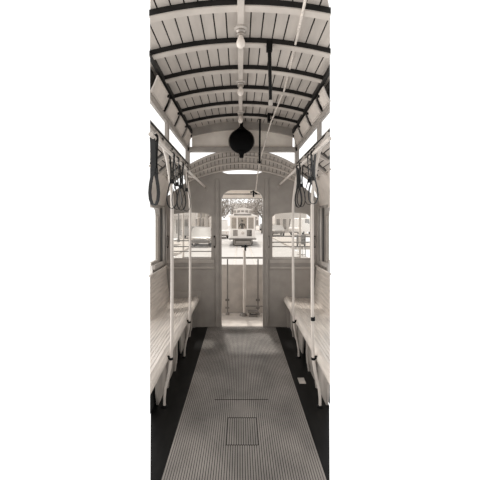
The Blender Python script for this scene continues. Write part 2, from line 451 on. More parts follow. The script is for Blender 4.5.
# ================================================================ benches
for sx, sn, xf in ((-1, 'left', -.575), (1, 'right', .612)):
    def X(u): return xf + sx * u
    b = thing('bench', (X(.2), 3.5, 0), 'long slatted wooden bench along the %s side of the car' % sn, 'bench', 'facing slatted benches')
    # seat of narrow slats over a rolled front edge
    pr = [(.012, .352), (.0, .375), (.0, .40), (.014, .422), (.04, .434)]
    u = .04
    while u < .40: u += .031; pr.append((u, .434 - .028 * math.sin((u - .04) / .37 * math.pi / 1.4)))
    g = MB()
    for (a, za), (c, zc) in zip(pr, pr[1:]):
        gap = .0018 if a > .03 else 0
        g.strip((X(a + gap), za), (X(c - gap) if c > a else X(c), zc), .016 * (-sx if False else sx) * (-1 if sx < 0 else -1) * 1, 2, WALL - .012)
    g.section().build('seat', M_BENCH, b)
    g = MB(); st = ds(X(.06)); g.box(min(X(.05), X(.075)), max(X(.05), X(.075)), st, WALL - .02, .36, .405); g.section().build('seat_rail', M_KICK, b)
    # leaning slatted back
    g = MB(); n = 9; bp = [(.398 + .055 * t + .010 * math.sin(math.pi * t), .408 + .447 * t) for t in [i / n for i in range(n + 1)]]
    for (a, za), (c, zc) in zip(bp, bp[1:]):
        g.strip((X(a), za + .002), (X(c), zc - .002), .016 * -sx, 2, WALL - .03)
    g.section().build('backrest', M_BENCH, b)
    g = MB().tube([(X(.452), ds(X(.452)), .862), (X(.452), WALL - .03, .862)], .014, 10); g.build('back_rail', M_BENCH, b, smooth=True)
    # kick board
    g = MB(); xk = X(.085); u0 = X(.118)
    g.box(min(u0, u0 + sx * .016), max(u0, u0 + sx * .016), 2, WALL - .02, 0, .36); g.section().build('under_seat_shade', M_DECK, b)  # added dark sheet, stands in for the shadowed void under the seat
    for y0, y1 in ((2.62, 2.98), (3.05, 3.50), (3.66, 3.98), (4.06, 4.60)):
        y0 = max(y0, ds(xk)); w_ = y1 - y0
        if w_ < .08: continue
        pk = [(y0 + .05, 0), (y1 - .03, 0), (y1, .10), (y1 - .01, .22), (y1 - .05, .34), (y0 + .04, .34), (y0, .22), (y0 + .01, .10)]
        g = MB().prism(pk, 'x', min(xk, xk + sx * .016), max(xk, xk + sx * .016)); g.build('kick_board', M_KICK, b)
    # end board against the bulkhead
    g = MB(); pl = [(X(.05), 0), (X(.42), 0), (X(.42), .40), (X(.02), .40), (X(.0), .37), (X(.035), .25)]
    g.prism(pl, 'y', WALL - .03, WALL - .013); g.build('end_board', M_BENCHD, b)
    for d in (2.95, 3.28, 3.92, 4.25):
        g = MB(); g.tube([(X(.03), d, .36), (X(.07), d, .30), (X(.055), d, .16), (X(.075), d, .0)], [.012, .011, .010, .012], 8); g.build('bracket', M_KICK, b, smooth=True)

# ================================================================ grab poles
for sx, sn, xm in ((-1, 'left', -.545), (1, 'right', .58)):
    for d, w in ((2.65, 'nearer'), (3.61, 'farther')):
        t = thing('grab_pole', (xm + sx * .06, d, 0), 'white grab pole at the front of the %s bench, the %s of two' % (sn, w), 'pole', 'white grab poles at the bench fronts')
        def X(u): return xm + sx * u
        pts = [(X(.008), d, .40), (X(.002), d, .55), (X(0), d, 1.0), (X(.0), d, 1.62), (X(.004), d, 1.72), (X(.014), d, 1.81), (X(.028), d, 1.90), (X(.042), d, 1.99), (X(.07), d, 2.09), (X(.13), d, 2.20)]
        g = MB().tube(pts, .0128 if d < 3 else .0135, 12); g.build('shaft', M_POLE, t, smooth=True)
        g = MB().tube([(X(.008), d, .42), (X(.012), d, .36), (X(.02), d, .30), (X(.035), d, .22), (X(.055), d, .14), (X(.062), d, .07), (X(.063), d, .0)], [.014, .014, .013, .012, .011, .011, .012], 10); g.build('leg', M_POLE, t, smooth=True)
        g = MB().lathe([(.0, 0), (.026, 0), (.026, .006), (.015, .012), (.0, .012)], (X(.063), d, 0)); g.build('foot', M_IRON, t, smooth=True)
        g = MB().lathe([(0, 0), (.0165, 0), (.0175, .01), (.0165, .02), (0, .02)], (X(.009), d, .375)); g.box(min(X(.015), X(.05)), max(X(.015), X(.05)), d - .018, d + .004, .385, .41)
        g.build('clamp', M_IRON, t, bevel=.003)
        if sx > 0 and d < 3:
            g = MB().lathe([(0, 0), (.0175, 0), (.0175, .03), (0, .03)], (X(.006), d, .69)); g.build('collar', M_IRON, t, smooth=True)

# ================================================================ strap rails and hand straps
for sx, sn, x, z in ((-1, 'left', -.49, 1.965), (1, 'right', .56, 2.005)):
    st = ds(x) + .01
    t = thing('strap_rail', (x, WALL, z), 'pale rod that carries the hand straps over the %s bench' % sn, 'rail', 'hand strap rails')
    g = MB().tube([(x, st, z), (x, WALL - .06, z)], .0125, 10); g.build('rod', M_POLE, t, smooth=True)
    g = MB().tube([(x, WALL - .08, z), (x, WALL - .02, z), (x + .012 * -sx, WALL, z - .03)], .011, 8); g.lathe([(0, -.012), (.028, -.012), (.028, 0), (0, 0)], (x + .012 * -sx, WALL, z - .03), 'y'); g.build('end_bracket', M_BRASS, t, smooth=True)
    for d in (2.65, 3.61):
        e = (-.545 if sx < 0 else .58) + sx * .042
        g = MB().tube([(x, d, z), (e, d, z + .02)], .009, 8); g.build('pole_arm', M_POLE, t, smooth=True)
def strap_proto():
    t = thing('hand_strap', (0, 0, 0), 'x', 'strap')
    half = [(.0, -.385), (.019, -.378), (.033, -.352), (.038, -.315), (.033, -.27), (.021, -.225), (.011, -.19), (.007, -.15), (.009, -.09), (.013, -.04), (.017, .0), (.012, .016), (0, .021)]
    path = half + [(-a, b) for a, b in half[-2:0:-1]]
    n = len(path); inn, outr = [], []
    w, th = .017, .0045
    rings = []
    for i, (a, b) in enumerate(path):
        p, q = Vector(path[i - 1]), Vector(path[(i + 1) % n]); tg = (q - p).normalized(); nn = Vector((tg.y, -tg.x)) * th / 2
        wv = w * (1 if b > -.2 else .62)
        rings.append([Vector((a + nn.x, -wv, b + nn.y)), Vector((a + nn.x, wv, b + nn.y)), Vector((a - nn.x, wv, b - nn.y)), Vector((a - nn.x, -wv, b - nn.y))])
    g = MB(); g.loft(rings, closed=True); g.build('loop', M_LEATH, t)
    g = MB(); g.box(-.014, .014, -.019, .019, -.205, -.175); g.build('keeper', M_LEATH, t, bevel=.003)
    return t
sp = strap_proto()
strapsL = [(1.885, 1.75, 'dark leather hand strap nearest the viewer, alone on the left rail'),
           (2.38, .55, 'dark hand strap on the left rail, nearest of the bunched four'),
           (2.56, .9, 'dark hand strap on the left rail, second of the bunched four'),
           (2.76, .45, 'dark hand strap on the left rail, third of the bunched four'),
           (3.02, .8, 'dark hand strap on the left rail, farthest of the bunched four')]
strapsR = [(2.52, 1.2, 'black hand strap nearest the viewer on the right rail, beside the pole'),
           (2.66, .9, 'black hand strap on the right rail, second from the viewer'),
           (3.02, .55, 'black hand strap on the right rail, third from the viewer'),
           (3.16, .15, 'black hand strap farthest from the viewer on the right rail')]
first = True
for lst, x, z, gname in ((strapsL, -.49, 1.965, 'hand straps on the left rail'), (strapsR, .56, 2.005, 'hand straps on the right rail')):
    for d, rot, lb in lst:
        if first: o = sp; o.location = (x, d, z); o.rotation_euler = (0, 0, rot - .6); o['label'] = lb; o['group'] = gname; first = False
        else: clone(sp, (x, d, z), (rot - .6) * (1 if x < 0 else -1), lb, gname)

# ================================================================ ceiling lamps
lp = None
for d, lb in ((2.12, 'bare bulb ceiling lamp nearest the viewer on the roof strip'), (2.93, 'bare bulb ceiling lamp in the middle of the roof strip'), (3.74, 'bare bulb ceiling lamp farthest along the roof strip')):
    p = (MID - .025, d, ZR - .012)
    if lp is None:
        lp = thing('ceiling_lamp', p, lb, 'lamp', 'bare bulb ceiling lamps')
        x, y, z = p
        g = MB().lathe([(0, 0), (.042, 0), (.044, -.008), (.034, -.016), (0, -.016)], p); g.build('base', M_SOCK, lp, smooth=True)
        g = MB().lathe([(0, -.014), (.031, -.014), (.033, -.024), (.026, -.034), (.028, -.044), (.018, -.05), (0, -.05)], p); g.build('socket', M_BRASS, lp, smooth=True)
        g = MB().lathe([(0, -.048), (.013, -.049), (.015, -.06), (.025, -.078), (.029, -.097), (.024, -.116), (.012, -.127), (0, -.129)], p); g.build('bulb', M_BULB, lp, smooth=True)
    else: clone(lp, p, None, lb)

# ================================================================ gong, rods, box, cord
c = at(241.5, 141, 4.15)
t = thing('gong', (c.x, 4.15, 2.30), 'round black gong hung in front of the cream end panel', 'gong')
g = MB().lathe([(0, -.038), (.05, -.036), (.10, -.027), (.135, -.012), (.155, .002), (.158, .012), (.150, .018), (.10, .02), (0, .02)], c, 'y', 40); g.build('dome', M_GONG, t, smooth=True)
g = MB().tube([c + Vector((0, .005, .132)), c + Vector((0, .005, .185)), Vector((c.x, 4.15, 2.76))], [.075, .022, .015], 12); g.build('hanger', M_GONG, t, smooth=True)
g = MB().lathe([(0, 0), (.045, 0), (.032, -.03), (.026, -.045), (.029, -.06), (.022, -.078), (0, -.08)], c + Vector((0, 0, -.135))); g.build('clapper', M_GONG, t, smooth=True)
g = MB().lathe([(.150, .014), (.166, .016), (.168, .022), (.150, .026)], c, 'y', 40); g.build('edge_highlight', M_BRASS, t, smooth=True)  # pale ring paints in the highlight along the gong's edge

a = at(269.3, 43, 2.33); b2 = at(270.6, 101, 2.33)
t = thing('hanging_rod', (a.x, 2.33, 2.78), 'black rod hanging from the near roof rib right of the lamps', 'rod')
g = MB().tube([(a.x, 2.33, 2.80), a, b2], [.016, .014, .011], 10); g.build('shaft', M_IRON, t, smooth=True)
g = MB().box(a.x - .021, a.x + .021, 2.31, 2.35, a.z - .06, a.z + .01); g.build('top_bracket', M_IRON, t, bevel=.004)
g = MB().box(b2.x - .014, b2.x + .014, 2.315, 2.345, b2.z - .03, b2.z + .004); g.build('end_fitting', M_MOULD, t, bevel=.003)
a = at(260, 116, 4.02); b2 = at(259.6, 161, 4.02)
t = thing('hanging_rod', (a.x, 4.02, 2.78), 'thin black rod hanging beside the round gong', 'rod')
g = MB().tube([(a.x, 4.02, 2.80), a, b2], .0115, 10); g.build('shaft', M_IRON, t, smooth=True)
g = MB().lathe([(0, 0), (.02, 0), (.024, -.03), (.02, -.06), (0, -.06)], a + Vector((0, 0, .02))); g.build('top_collar', M_IRON, t, smooth=True)
g = MB().lathe([(0, 0), (.014, 0), (.018, -.015), (.013, -.03), (0, -.032)], b2); g.build('tip', M_IRON, t, smooth=True)
p = at(270.5, 116, 3.9)
t = thing('bell_box', (p.x, 3.9, 2.78), 'small black box under the roof where the cord turns down', 'box')
g = MB().box(p.x - .035, p.x + .03, 3.87, 3.95, p.z - .07, p.z + .045); g.build('case', M_IRON, t, bevel=.006)
g = MB().tube([(p.x, 3.91, p.z + .04), (p.x, 3.91, 2.79)], .014, 8); g.build('stem', M_IRON, t, smooth=True)
g = MB().lathe([(0, -.02), (.02, -.02), (.014, 0), (.02, .02), (0, .02)], (p.x + .012, 3.855, p.z - .03), 'x'); g.build('pulley', M_BRASS, t, smooth=True)
cp = [at(305.5, -2, 1.79), at(291, 64, 2.65), at(284.3, 90, 3.1), at(274, 115, 3.75), at(271, 122, 3.84), at(265.5, 141, 4.05), at(259.5, 163, 4.3), at(257.5, 175, 4.45), at(256, 190, 4.58)]
cp[0].x = .357; 
tag(MB().tube(cp, .0085, 8).build('signal_rope', M_CORD, smooth=True, loc=cp[-1]), 'pale rope running along the roof and slanting down to the doorway', 'rope')

# ================================================================ rear platform
g = MB().box(-.95, 1.0, WALL + .06, 5.46, -.06, -.002); struct(g.build('floor_platform', M_PLATF), 'pale floor of the open end platform')
t = thing('platform_dash', (MID, 5.36, 0), 'grey painted dash panel across the end platform', 'panel')
g = MB().box(-.93, .98, 5.345, 5.365, 0, .785); g.build('panel', M_DASH, t, bevel=.004)
g = MB().tube([(-.93, 5.345, .895), (.98, 5.345, .895)], .016, 10); g.build('top_rail', M_ROD, t, smooth=True)
for x in (-.92, -.46, .47, .97):
    g = MB().tube([(x, 5.345, 0), (x, 5.345, .895)], .014, 8); g.build('upright', M_ROD, t, smooth=True)
rp = None
for px, lb in ((227.5, 'thin upright rod on the platform, left of the central staff'), (258, 'thin upright rod on the platform, right of the central staff')):
    p = (at(px, 0, 5.25).x, 5.25, 0)
    if rp is None:
        rp = thing('platform_rod', p, lb, 'rod', 'upright rods on the platform'); x, y, z = p
        g = MB().tube([(x, y, 0), (x, y, .885)], .011, 8); g.build('shaft', M_ROD, rp, smooth=True)
        for z0, z1 in ((.22, .25), (.10, .12)): g = MB().box(x - .035, x + .03, y - .02, y + .02, z0, z1); g.build('bracket', M_ROD, rp, bevel=.004)
        g = MB().lathe([(0, 0), (.032, 0), (.03, .02), (.015, .04), (0, .04)], p); g.build('foot', M_ROD, rp, smooth=True)
    else: clone(rp, p, None, lb)
x = at(244.5, 0, 5.2).x
t = thing('brake_staff', (x, 5.2, 0), 'pale upright brake staff with dark cross handle on the platform', 'lever')
g = MB().tube([(x, 5.2, 0), (x, 5.2, .6), (x, 5.2, 1.03)], [.026, .024, .018], 12); g.build('shaft', M_POLE, t, smooth=True)
g = MB().tube([(x - .05, 5.2, 1.085), (x + .05, 5.2, 1.085)], .013, 8).tube([(x + .012, 5.2, 1.02), (x + .012, 5.2, 1.12)], .016, 8); g.build('handle', M_IRON, t, smooth=True)
g = MB().lathe([(0, 0), (.06, 0), (.055, .025), (.03, .05), (0, .05)], (x - .02, 5.2, 0)); g.build('base', M_ROD, t, smooth=True)
t = thing('brake_pedal', (x + .13, 5.15, 0), 'low metal pedal gear beside the foot of the brake staff', 'pedal')
g = MB().box(x + .05, x + .22, 5.11, 5.2, .06, .095); g.build('tread', M_ROD, t, bevel=.01)
g = MB().box(x + .07, x + .20, 5.12, 5.2, 0, .03).tube([(x + .08, 5.16, .02), (x + .10, 5.16, .08)], .012, 8).tube([(x + .19, 5.16, .02), (x + .17, 5.16, .08)], .012, 8); g.build('frame', M_ROD, t)
g = MB().tube([(x + .02, 5.15, .16), (x + .30, 5.15, .16)], .011, 8); g.build('link_bar', M_ROD, t, smooth=True)
t = thing('platform_canopy', (MID, 5.1, 1.95), 'narrow pale canopy beam with a striped fascia over the platform edge', 'canopy')
g = MB().box(-.95, 1.0, 5.40, 5.62, 1.985, 2.02); g.build('roof_sheet', M_PANEL, t)
g = MB().box(-.95, 1.0, 5.42, 5.47, 1.855, 1.985); g.build('fascia', M_PANEL, t, bevel=.004)
g = MB().box(-.95, 1.0, 5.405, 5.42, 1.925, 1.94).box(-.95, 1.0, 5.405, 5.42, 1.855, 1.865); g.build('bead', M_ROD, t)
for xx in (-.93, .98): g = MB().tube([(xx, 5.40, 0), (xx, 5.40, 1.99)], .02, 10); g.build('post', M_POLE, t, smooth=True)
p = at(253.5, 193.5, 5.36)
t = thing('bell_crank', (p.x, 5.36, 1.985), 'small dark crank fitting hung under the platform canopy', 'fitting')
g = MB().tube([(p.x, 5.36, 1.985), (p.x, 5.36, p.z - .055)], .013, 8); g.build('stem', M_IRON, t, smooth=True)
g = MB().tube([(p.x - .05, 5.36, p.z + .02), (p.x, 5.36, p.z + .03), (p.x + .06, 5.36, p.z - .01)], .012, 8); g.build('arm', M_IRON, t, smooth=True)

# ================================================================ street outside
GZ = -.70
def ground_d(py): return F * (EYE - GZ) / (py - HZ)
g = MB().box(-1.3, 1.35, 5.7, 17, GZ - .1, GZ).box(-4.0, 4.1, 17, 150, GZ - .1, GZ); struct(g.build('ground_street', M_ASPH), 'pale sunlit street outside')
g = MB().box(-7.2, -4.0, 29.5, 150, GZ - .1, GZ + .12).box(-4.0 - 1.2, -4.0, 21.5, 29.5, GZ - .1, GZ + .12); struct(g.build('pavement_left', M_WALK), 'pale pavement on the left of the street')
g = MB().box(4.1, 11.5, 46, 150, GZ - .1, GZ + .12).box(4.1, 6.5, 26.5, 46, GZ - .1, GZ + .12); struct(g.build('pavement_right', M_WALK), 'pale pavement on the right of the street')
tr = thing('street_track', (.26, 20, GZ), 'pair of steel rails with a centre slot running up the street', 'track')
for xx, nm in ((-.28, 'steel_rail'), (.80, 'steel_rail'), (.26, 'slot_rail')):
    g = MB().box(xx - .05, xx + .05, 5.75, 120, GZ + .001, GZ + .014); g.build(nm, M_TRACK, tr)

# oncoming cable car
D = 29.0; kx = D / F
def ex(px): return (px - CX) * kx
def ez(py): return EYE - (py - HZ) * kx
cc = thing('cable_car', (ex(242.7), D, GZ), 'white cable car facing us on the street, framed by the doorway', 'cable car')
x0, x1 = ex(230), ex(255.5)
g = MB().box(x0, x1, D, D + 7, ez(238.5), ez(229)); g.build('dash', M_CARW, cc, bevel=.05)
g = MB().box(x0 - .08, x1 + .08, D - .15, D + 7.1, ez(239.6), ez(238.4)); g.build('sill_beam', M_CARD, cc, bevel=.02)
for a, yy in [(a, .05) for a in (230.3, 237.2, 247.5, 254.7)] + [(a, y) for y in (2.2, 4.2, 6.8) for a in (230.3, 254.7)]:
    g = MB().box(ex(a) - .06, ex(a) + .06, D + yy, D + yy + .11, ez(229), ez(216.5)); g.build('window_post', M_CARW, cc)
g = MB().box(x0, x1, D + .02, D + .16, ez(217.6), ez(215.8)); g.build('header', M_CARW, cc, bevel=.02)
for a, b in ((230.8, 236.8), (237.7, 247.0), (248.0, 254.2)):
    g = MB().box(ex(a), ex(b), D + .09, D + .11, ez(228.9), ez(217.5)); g.build('windshield', M_GLASS, cc)
n = 16
def roofprof(hw, zs, zm, c0): return [(c0 + hw * (2 * i / n - 1), zs + (zm - zs) * math.cos((2 * i / n - 1) * math.pi / 2)) for i in range(n + 1)]
rc = ex(242.7)
pr = roofprof(1.32, ez(216), ez(212.5), rc); g = MB().prism([(rc - 1.32, ez(216.3))] + pr + [(rc + 1.32, ez(216.3))], 'y', D - .35, D + 7.3); g.build('roof', M_CARW, cc)
pr = roofprof(.85, ez(209.6), ez(207.6), rc); g = MB().prism([(rc - .85, ez(213.4))] + pr + [(rc + .85, ez(213.4))], 'y', D + .3, D + 6.8); g.build('clerestory', M_STUCW, cc)
for k in range(5): xx = rc - .72 + .36 * k; g = MB().box(xx - .13, xx + .13, D + .27, D + .31, ez(213), ez(210.2)); g.build('clerestory_light', M_POST1, cc)
g = MB().box(rc - .75, rc + .75, D - .37, D - .3, ez(215.6), ez(213.8)); g.build('sign_board', M_POST1, cc)
g = MB().box(ex(233), ex(237.6), D - .03, D + .01, ez(236), ez(230)); g.build('poster', M_POST1, cc)
g = MB().box(ex(246.8), ex(251.8), D - .03, D + .01, ez(236.2), ez(229.8)); g.build('poster', M_POST2, cc)
g = MB().lathe([(0, 0), (.11, 0), (.13, -.05), (.09, -.09), (0, -.1)], (rc, D, ez(233)), 'y', 20); g.build('headlamp', M_CREAM, cc, smooth=True)
g = MB().box(x0 + .25, x1 - .25, D + .2, D + 5.5, ez(245), ez(239.5)); g.build('truck_frame', M_CARD, cc)
for xx in (rc - .53, rc + .53):
    for yy in (1.0, 2.6, 5.0): g = MB().lathe([(0, -.06), (.3, -.06), (.34, 0), (.34, .06), (0, .06)], (xx, D + yy, GZ + .355), 'x', 20); g.build('wheel', M_TYRE, cc, smooth=True)
g = MB().tube([(x0 + .35, D - .1, ez(240)), (x0 + .45, D - .3, ez(244.2)), (x1 - .45, D - .3, ez(244.2)), (x1 - .35, D - .1, ez(240))], .05, 8).box(x0 + .5, x1 - .5, D - .28, D - .24, ez(243.4), ez(240.6)); g.build('lifeguard', M_CARL, cc)

# people as one skinned surface
def person(name, loc, rz_, label, arms, top_m, low_m, group=None, h=1.72):
    J = {'pel': (0, 0, .95), 'wst': (0, 0, 1.08), 'chs': (0, 0, 1.32), 'nck': (0, 0, 1.47), 'hd0': (0, -.01, 1.56), 'hd1': (0, -.015, 1.66),
         'hl': (.09, 0, .90), 'kl': (.10, -.04, .50), 'al': (.10, .02, .08), 'tl': (.11, -.13, .04),
         'hr': (-.09, 0, .90), 'kr': (-.10, .05, .50), 'ar': (-.10, .08, .08), 'tr': (-.11, -.06, .04),
         'sl': (.18, 0, 1.40), 'el': (.23, .02, 1.13), 'wl': (.22, -.10, .92), 'fl': (.22, -.14, .84),
         'sr': (-.18, 0, 1.40), 'er': (-.23, .02, 1.13), 'wr': (-.22, -.10, .92), 'fr': (-.22, -.14, .84)}
    if arms: J.update({'el': (.26, -.08, 1.15), 'wl': (.18, -.34, 1.12), 'fl': (.16, -.42, 1.12), 'er': (-.26, -.08, 1.15), 'wr': (-.16, -.34, 1.14), 'fr': (-.14, -.42, 1.14)})
    Rd = dict(pel=.14, wst=.125, chs=.15, nck=.055, hd0=.085, hd1=.09, hl=.09, kl=.06, al=.042, tl=.035, hr=.09, kr=.06, ar=.042, tr=.035, sl=.065, el=.045, wl=.032, fl=.035, sr=.065, er=.045, wr=.032, fr=.035)
    E = [('pel', 'wst'), ('wst', 'chs'), ('chs', 'nck'), ('nck', 'hd0'), ('hd0', 'hd1'), ('pel', 'hl'), ('hl', 'kl'), ('kl', 'al'), ('al', 'tl'), ('pel', 'hr'), ('hr', 'kr'), ('kr', 'ar'), ('ar', 'tr'),
         ('chs', 'sl'), ('sl', 'el'), ('el', 'wl'), ('wl', 'fl'), ('chs', 'sr'), ('sr', 'er'), ('er', 'wr'), ('wr', 'fr')]
    ks = list(J); me = bpy.data.meshes.new('tmp'); me.from_pydata([J[k] for k in ks], [(ks.index(a), ks.index(b)) for a, b in E], [])
    o = bpy.data.objects.new('tmp', me); C.objects.link(o)
    sk = o.modifiers.new('s', 'SKIN')
    for i, k in enumerate(ks): me.skin_vertices[0].data[i].radius = (Rd[k], Rd[k] * (.75 if k in ('pel', 'wst', 'chs') else 1)); me.skin_vertices[0].data[i].use_root = (k == 'pel')
    o.modifiers.new('u', 'SUBSURF').levels = 2
    dg = bpy.context.evaluated_depsgraph_get(); nm = bpy.data.meshes.new_from_object(o.evaluated_get(dg)); nm.name = name
    bpy.data.objects.remove(o)
    nm.materials.clear()
    for m in (M_SKIN, top_m, low_m, M_TYRE): nm.materials.append(m)
    for p in nm.polygons:
        z = p.center.z; p.use_smooth = True
        wr = J['wl']; hand = min((p.center - Vector(J[k])).length for k in ('fl', 'fr')) < .09
        p.material_index = 0 if (z > 1.47 or hand) else 3 if z < .09 else 2 if z < .96 else 1
    b = bpy.data.objects.new(name, nm); C.objects.link(b); b.location = loc; b.rotation_euler = (0, 0, rz_); b.scale = (h / 1.72,) * 3
    tag(b, label, 'person', group)
    g = MB().lathe([(.0, .115), (.05, .105), (.085, .06), (.094, 0), (.075, -.03), (.0, -.03)], (0, .008, 1.66), 'z', 16)
    hr_ = g.build('hair', M_HAIR, None, smooth=True); hr_.parent = b
    g = MB().lathe([(0, -.03), (.012, -.028), (.016, 0), (.0, .02)], (0, -.105, 1.60), 'z', 8); ns = g.build('nose', M_SKIN, None, smooth=True); ns.parent = b
    for sx in (-1, 1):
        ey = MB().lathe([(0, -.012), (.012, 0), (0, .012)], (sx * .033, -.092, 1.63), 'y', 8).build('eye', M_HAIR, None); ey.parent = b
    return b
g = MB().box(x0 + .1, x1 - .1, D + 2.0, D + 2.06, ez(238), ez(217)); g.build('cabin_bulkhead', M_STUCG, cc)
g = MB().box(ex(238), ex(248), D + .3, D + 1.4, ez(239), ez(231.5)); g.build('deck', M_CARD, cc)
person('person', (ex(242.3), D + .75, ez(231.5) - .75), 0, 'person in a dark jacket driving the cable car, behind its middle windshield', True, M_CLOTH1, M_CLOTH2)

# parked cars
def car(name, L, W, H, paint, label, cat, hood=True):
    t = thing(name, (0, 0, 0), label, cat)
    if hood: pr = [(-L / 2, .35), (-L / 2, .75), (-L / 2 + .25, .92), (-L * .30, .98), (-L * .14, H - .06), (-L * .02, H), (L * .2, H), (L * .30, H - .08), (L * .42, .98), (L / 2 - .05, .9), (L / 2, .55), (L / 2, .35)]
    else: pr = [(-L / 2, .4), (-L / 2, 1.0), (-L / 2 + .35, 1.15), (-L / 2 + .8, H - .15), (-L / 2 + 1.1, H), (L / 2 - .15, H), (L / 2, H - .2), (L / 2, .4)]
    rings = []
    for y, s in ((-W / 2, .9), (-W / 2 + .12, 1), (0, 1.0), (W / 2 - .12, 1), (W / 2, .9)):
        rings.append([Vector((y * (1 - .14 * max(0, (z - .95) / (H - .9))), x, .35 + (z - .35) * (.97 if s < 1 else 1))) for x, z in pr])
    g = MB().loft(rings); g.build('body', paint, t, smooth=True)
    for e in (-1, 1):
        xa = e * (W / 2 - .02)
        g = MB(); g.prism([(-L * .22, 1.0), (L * .33, 1.0), (L * .25, H - .12), (-L * .10, H - .12)], 'x', xa - .015 - e * .07, xa + .015 - e * .07); g.build('side_glass', M_GLASSD, t)
    g = MB(); zz = H - .12
    g.add([(-W * .4, -L * .285, 1.0), (W * .4, -L * .285, 1.0), (W * .36, -L * .15, zz), (-W * .36, -L * .15, zz), (-W * .4, -L * .27, 1.0), (W * .4, -L * .27, 1.0), (W * .36, -L * .13, zz), (-W * .36, -L * .13, zz)] if hood else
          [(-W * .4, -L / 2 + .42, 1.2), (W * .4, -L / 2 + .42, 1.2), (W * .36, -L / 2 + .78, H - .2), (-W * .36, -L / 2 + .78, H - .2), (-W * .4, -L / 2 + .52, 1.2), (W * .4, -L / 2 + .52, 1.2), (W * .36, -L / 2 + .88, H - .2), (-W * .36, -L / 2 + .88, H - .2)],
          [(0, 1, 2, 3), (7, 6, 5, 4), (0, 4, 5, 1), (1, 5, 6, 2), (2, 6, 7, 3), (3, 7, 4, 0)])
    g.build('windscreen', M_GLASSD, t)
    for yy in (-L * .31, L * .31):
        for e in (-1, 1):
            g = MB().lathe([(0, -.1), (.28, -.1), (.32, -.06), (.32, .06), (.28, .1), (0, .1)], (e * (W / 2 - .1), yy, .32), 'x', 20); g.build('wheel', M_TYRE, t, smooth=True)
    for e in (-1, 1): g = MB().lathe([(0, -.03), (.09, -.02), (.1, .03), (0, .03)], (e * W * .36, -L / 2 + .0, .72), 'y', 12); g.build('headlight', M_CREAM, t, smooth=True)
    g = MB().box(-W * .46, W * .46, -L / 2 - .06, -L / 2 + .1, .36, .52); g.build('bumper', M_CARD, t, bevel=.03)
    return t
A = car('parked_car', 4.5, 1.8, 1.62, M_CARL, 'grey car parked by the left kerb, nearest through the left window', 'car')
A.location = (-3.35, 29.5, GZ + .001)
B = car('parked_car', 4.5, 1.8, 1.45, M_CARD, 'darker car parked left, seen beyond the nearer grey one', 'car'); B.location = (-5.0, 38.6, GZ + .121); B.rotation_euler = (0, 0, .9)
rows = [((5.3, 47.5), M_CARL, 'nearest'), ((5.3, 55), M_CARD, 'second'), ((5.3, 63), M_CARL, 'third'), ((5.3, 73), M_CARD, 'farthest')]
protoL = None
for i, ((x, y), m, w) in enumerate(rows):
    lb = '%s of the row of cars parked up the right side of the street' % w
    if i < 2:
        o = car('parked_car', 4.4, 1.75, 1.45, m, lb, 'car'); o.location = (x, y, GZ + .121)
        o['group'] = 'cars parked up the right side'
        if i == 0: pl0 = o
        else: pl1 = o
    else: clone(pl0 if i == 2 else pl1, (x, y, GZ + .121), None, lb, 'cars parked up the right side')
V = car('van', 5.2, 2.0, 2.5, M_CARW, 'white van parked on the right, seen through the right window', 'van', hood=False); V.location = (9.2, 50, GZ + .121); V.rotation_euler = (0, 0, -.5)
clone(V, (-2.55, 43, GZ + .001), .06, 'white van in the street just left of the cable car, partly behind it')
# news rack, picket fence, street lamp post
p = (ex(301) * 27.2 / 29, 27.2, GZ + .12)
t = thing('news_rack', p, 'dark box shaped news rack on the right pavement', 'news rack')
g = MB().box(p[0] - .36, p[0] + .36, 27.0, 27.4, p[2] + .14, p[2] + .95); g.build('cabinet', M_CARD, t, bevel=.03)
g = MB().box(p[0] - .3, p[0] + .3, 26.98, 27.01, p[2] + .4, p[2] + .8); g.build('door_panel', M_POST2, t)
for e in (-.3, .3): g = MB().box(p[0] + e - .04, p[0] + e + .04, 27.05, 27.35, p[2], p[2] + .15); g.build('foot', M_IRON, t)
t = thing('picket_fence', (3.75, 20.3, GZ), 'low pale railing at the kerb below the news rack', 'railing')
g = MB().box(3.5, 4.05, 20.28, 20.32, GZ + .52, GZ + .58).box(3.5, 4.05, 20.28, 20.32, GZ + .1, GZ + .15); g.build('crossbars', M_CARL, t)
for k in range(6): g = MB().box(3.5 + .1 * k, 3.54 + .1 * k, 20.27, 20.31, GZ, GZ + .62); g.build('picket', M_CARL if k % 2 else M_CARW, t)
for px, d, lb in ((178.5, 33, 'slim grey street pole seen through the left window'), (201, 40, 'slim grey street pole beside the doorway edge of the left window')):
    x = (px - CX) * d / F; t = thing('street_pole', (x, d, GZ + .12), lb, 'pole')
    g = MB().tube([(x, d, GZ + .12), (x, d, 3.4)], [.09, .06], 10); g.build('mast', M_CARD, t, smooth=True)
    g = MB().lathe([(0, 0), (.16, 0), (.13, .25), (0, .25)], (x, d, GZ + .12)); g.build('base', M_CARD, t, smooth=True)
    g = MB().tube([(x, d, 3.35), (x + .3, d, 3.45), (x + .5, d, 3.4)], .05, 8).box(x + .3, x + .62, d - .1, d + .1, 3.3, 3.42); g.build('lantern', M_CARL, t)

